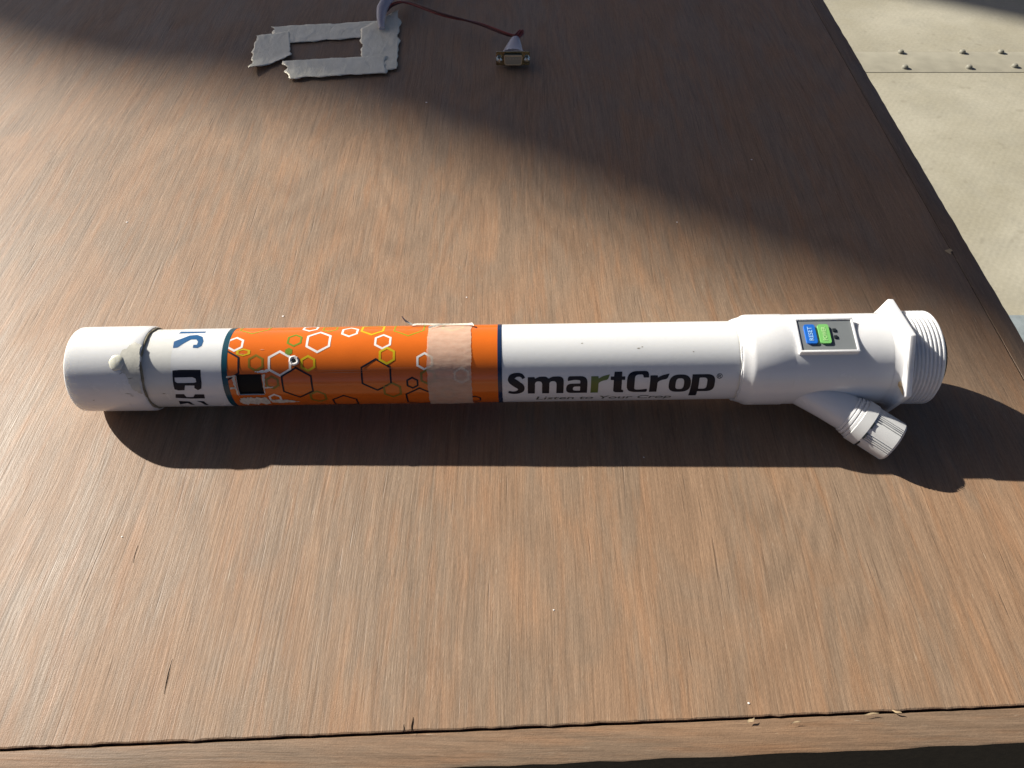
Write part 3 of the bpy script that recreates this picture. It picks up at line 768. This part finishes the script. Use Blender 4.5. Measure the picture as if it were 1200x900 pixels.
# ------------------------------------------------------------------ grey tape patch
patch = empty('tape_patch', (-.17, .73, 0))
tag(patch, 'crinkled pale grey tape strips stuck in a rectangle round bare wood', 'tape')
PO = Vector((.17, -.73, 0))
def strip(q, layer, nx=46, ny=18, seed=0, curl=None, tear=(1, 1)):
    q = [Vector((a*.001, b*.001, 0)) for a, b in q]; vs_, fs = [], []
    for i in range(nx+1):
        u = i/nx
        for j in range(ny+1):
            v = j/ny
            p = (q[0]*(1-u)+q[1]*u)*(1-v) + (q[3]*(1-u)+q[2]*u)*v
            # ragged torn ends and slightly wavy long sides
            if i in (0, nx): p += (q[1]-q[0]).normalized()*(.0045*mnoise.noise(Vector((j*.22, seed, i)))+.0009*mnoise.noise(Vector((j*.8, seed, i+3))))*tear[0 if i == 0 else 1]
            if j in (0, ny): p += (q[3]-q[0]).normalized()*(.0022*mnoise.noise(Vector((i*.16, seed+4, j)))+.0008*mnoise.noise(Vector((i*.7, seed+4, j))))
            wr = mnoise.noise(Vector((p.x*110, p.y*55, seed))) ; wr2 = mnoise.noise(Vector((p.x*260, p.y*170, seed+9)))
            z = .0005 + layer*.0006 + .0007*max(0, wr)**1.3 + .0003*max(0, wr2)
            if curl: z += curl(u, v)
            vs_.append(p + Vector((0, 0, z)) + PO)
    for i in range(nx):
        for j in range(ny):
            a = i*(ny+1)+j; fs.append((a, a+ny+1, a+ny+2, a+1))
    o = pydata('tape_strip', vs_, fs, 'duct', patch); md = o.modifiers.new('thickness', 'SOLIDIFY'); md.thickness = .0003; return o
strip([(-236, 777), (-132, 789), (-128, 757), (-222, 742)], 1, seed=1, curl=lambda u, v: .004*max(0, u-.8)*max(0, .5-v))
strip([(-246, 757), (-216, 766), (-205, 716), (-237, 686)], 2, 30, 26, seed=5, curl=lambda u, v: .010*max(0, v-.75)*max(0, .45-u)*4 + .006*max(0, v-.85)*u)
strip([(-147, 772), (-112, 800), (-104, 693), (-136, 684)], 2, 26, 40, seed=11, curl=lambda u, v: .03*max(0, .2-v)*u)
strip([(-211, 706), (-118, 716), (-113, 684), (-199, 674)], 3, seed=17)

# ------------------------------------------------------------------ cable with connector
cable = empty('connector_cable', (0, .70, 0))
tag(cable, 'thin red wire pair running to a metal nine pin connector', 'cable')
CO = Vector((0, -.70, 0))
wp = [(-.1230, .790, .011), (-.1170, .800, .013), (-.1020, .8010, .014), (-.0662, .7757, .0135), (-.0328, .7610, .012), (-.003, .7410, .0105), (.0055, .7395, .011)]
cp = spline(wp, 16)
for ph, mt_ in ((0, 'redwire'), (math.pi, 'darkwire')):
    pts = []
    for i, p in enumerate(cp):
        a = i*.10+ph; pts.append(p + Vector((0, math.cos(a), math.sin(a)))*.0009 + CO)
    tube('wire', pts, .0010, mt_, cable, 8)
for dx in (-.0012, .0012):
    tube('wire', [p+CO for p in spline([(.0045+dx, .7395, .011), (.0085+dx, .7450, .0125), (.0088+dx, .7420, .0115), (.0055+dx, .7370, .0100), (.0038+dx, .733, .009)], 8)], .0012, 'redwire', cable, 8)
tube('heat_shrink_sleeve', [p+CO for p in spline([(-.1262, .768, .004), (-.1275, .778, .009), (-.1270, .790, .013), (-.1235, .803, .015), (-.1190, .8165, .016), (-.108, .850, .012), (-.09, .90, .006)], 10)], .0046, 'shrink', cable, 16,
     taper=lambda f: .62+.55*min(1, f*3))
tube('wire', [p+CO for p in spline([(-.1270, .772, .006), (-.1275, .778, .009), (-.1270, .790, .013), (-.1235, .803, .015), (-.1190, .8165, .016), (-.108, .850, .012), (-.09, .90, .006), (-.06, 1.0, .003)], 10)], .0016, 'redwire', cable, 8)
# connector: flange plate, D shell, screws, back block, heat shrink boot
cx, cy = .0008, .7025
MC = Matrix.Translation(Vector((cx, cy, .0068)) + CO) @ Matrix.Rotation(rad(-10), 4, 'X') @ Matrix.Rotation(rad(2), 4, 'Z')
def dshape(wt, wb, h, r):
    return rp([(-wt/2, h/2, r), (wt/2, h/2, r), (wb/2, -h/2, r), (-wb/2, -h/2, r)], 4)
def extrude(name, loop, y0, y1, mat, parent, bev=0):
    bm = bmesh.new(); a = [bm.verts.new((x, y0, z)) for x, z in loop]; b = [bm.verts.new((x, y1, z)) for x, z in loop]
    n = len(loop); bm.faces.new(a); bm.faces.new(b[::-1])
    for k in range(n): bm.faces.new((a[k], b[k], b[(k+1) % n], a[(k+1) % n]))
    bm.transform(MC); return from_bm(name, bm, mat, parent)
plate = extrude('flange_plate', rp([(-.0153, .0061, .0015), (.0153, .0061, .0015), (.0153, -.0061, .0015), (-.0153, -.0061, .0015)], 4), -.0005, .0005, 'darkmetal', cable)
shl = extrude('connector_shell', dshape(.0172, .0155, .0086, .0018), -.0062, -.0006, 'metal', cable)
extrude('socket_face', dshape(.0150, .0134, .0064, .0014), -.0064, -.0050, 'insert', shl)
extrude('back_shell', dshape(.0185, .0170, .0100, .0018), .0006, .0050, 'metal', cable)
for k in range(5):
    extrude('pin_hole', [(x*.0005+(k-2)*.0027, z*.0005+.0013) for x, z in ((1, 0), (.7, .7), (0, 1), (-.7, .7), (-1, 0), (-.7, -.7), (0, -1), (.7, -.7))], -.0067, -.0062, 'metal', shl)
for sgn in (-1, 1):
    MS = MC @ Matrix.Translation((sgn*.0125, 0, 0)) @ Matrix.Rotation(math.pi/2, 4, 'Z')
    lathe('jack_screw', [(-.0062, .0001), (-.0062, .0013), (-.0055, .0026), (-.0008, .0026), (-.0005, .0032), (.0006, .0032), (.0007, .0021), (.0062, .0021), (.0064, .0001)], 'brass', cable, MS, 6)
bp = spline([(.0010, .7085, .0068), (.0014, .716, .0074), (.0022, .726, .0084), (.0030, .7345, .0092), (.0040, .737, .0096)], 6)
vs_, fs = [], []; n = 16
for i, p in enumerate(bp):
    f = i/(len(bp)-1); a, b = .0088*(1-f)**1.1+.0024, .0042*(1-f)+.0018
    for k in range(n):
        t = 2*math.pi*k/n; vs_.append(p + Vector((math.cos(t)*a, 0, math.sin(t)*b)) + CO)
for i in range(len(bp)-1):
    for k in range(n): k2 = (k+1) % n; fs.append((i*n+k, i*n+k2, (i+1)*n+k2, (i+1)*n+k))
pydata('heat_shrink_boot', vs_, fs, 'shrink', cable)

# ------------------------------------------------------------------ render
sc.render.engine = 'CYCLES'; sc.cycles.max_bounces = 8
sc.render.resolution_x = 1024; sc.render.resolution_y = 768
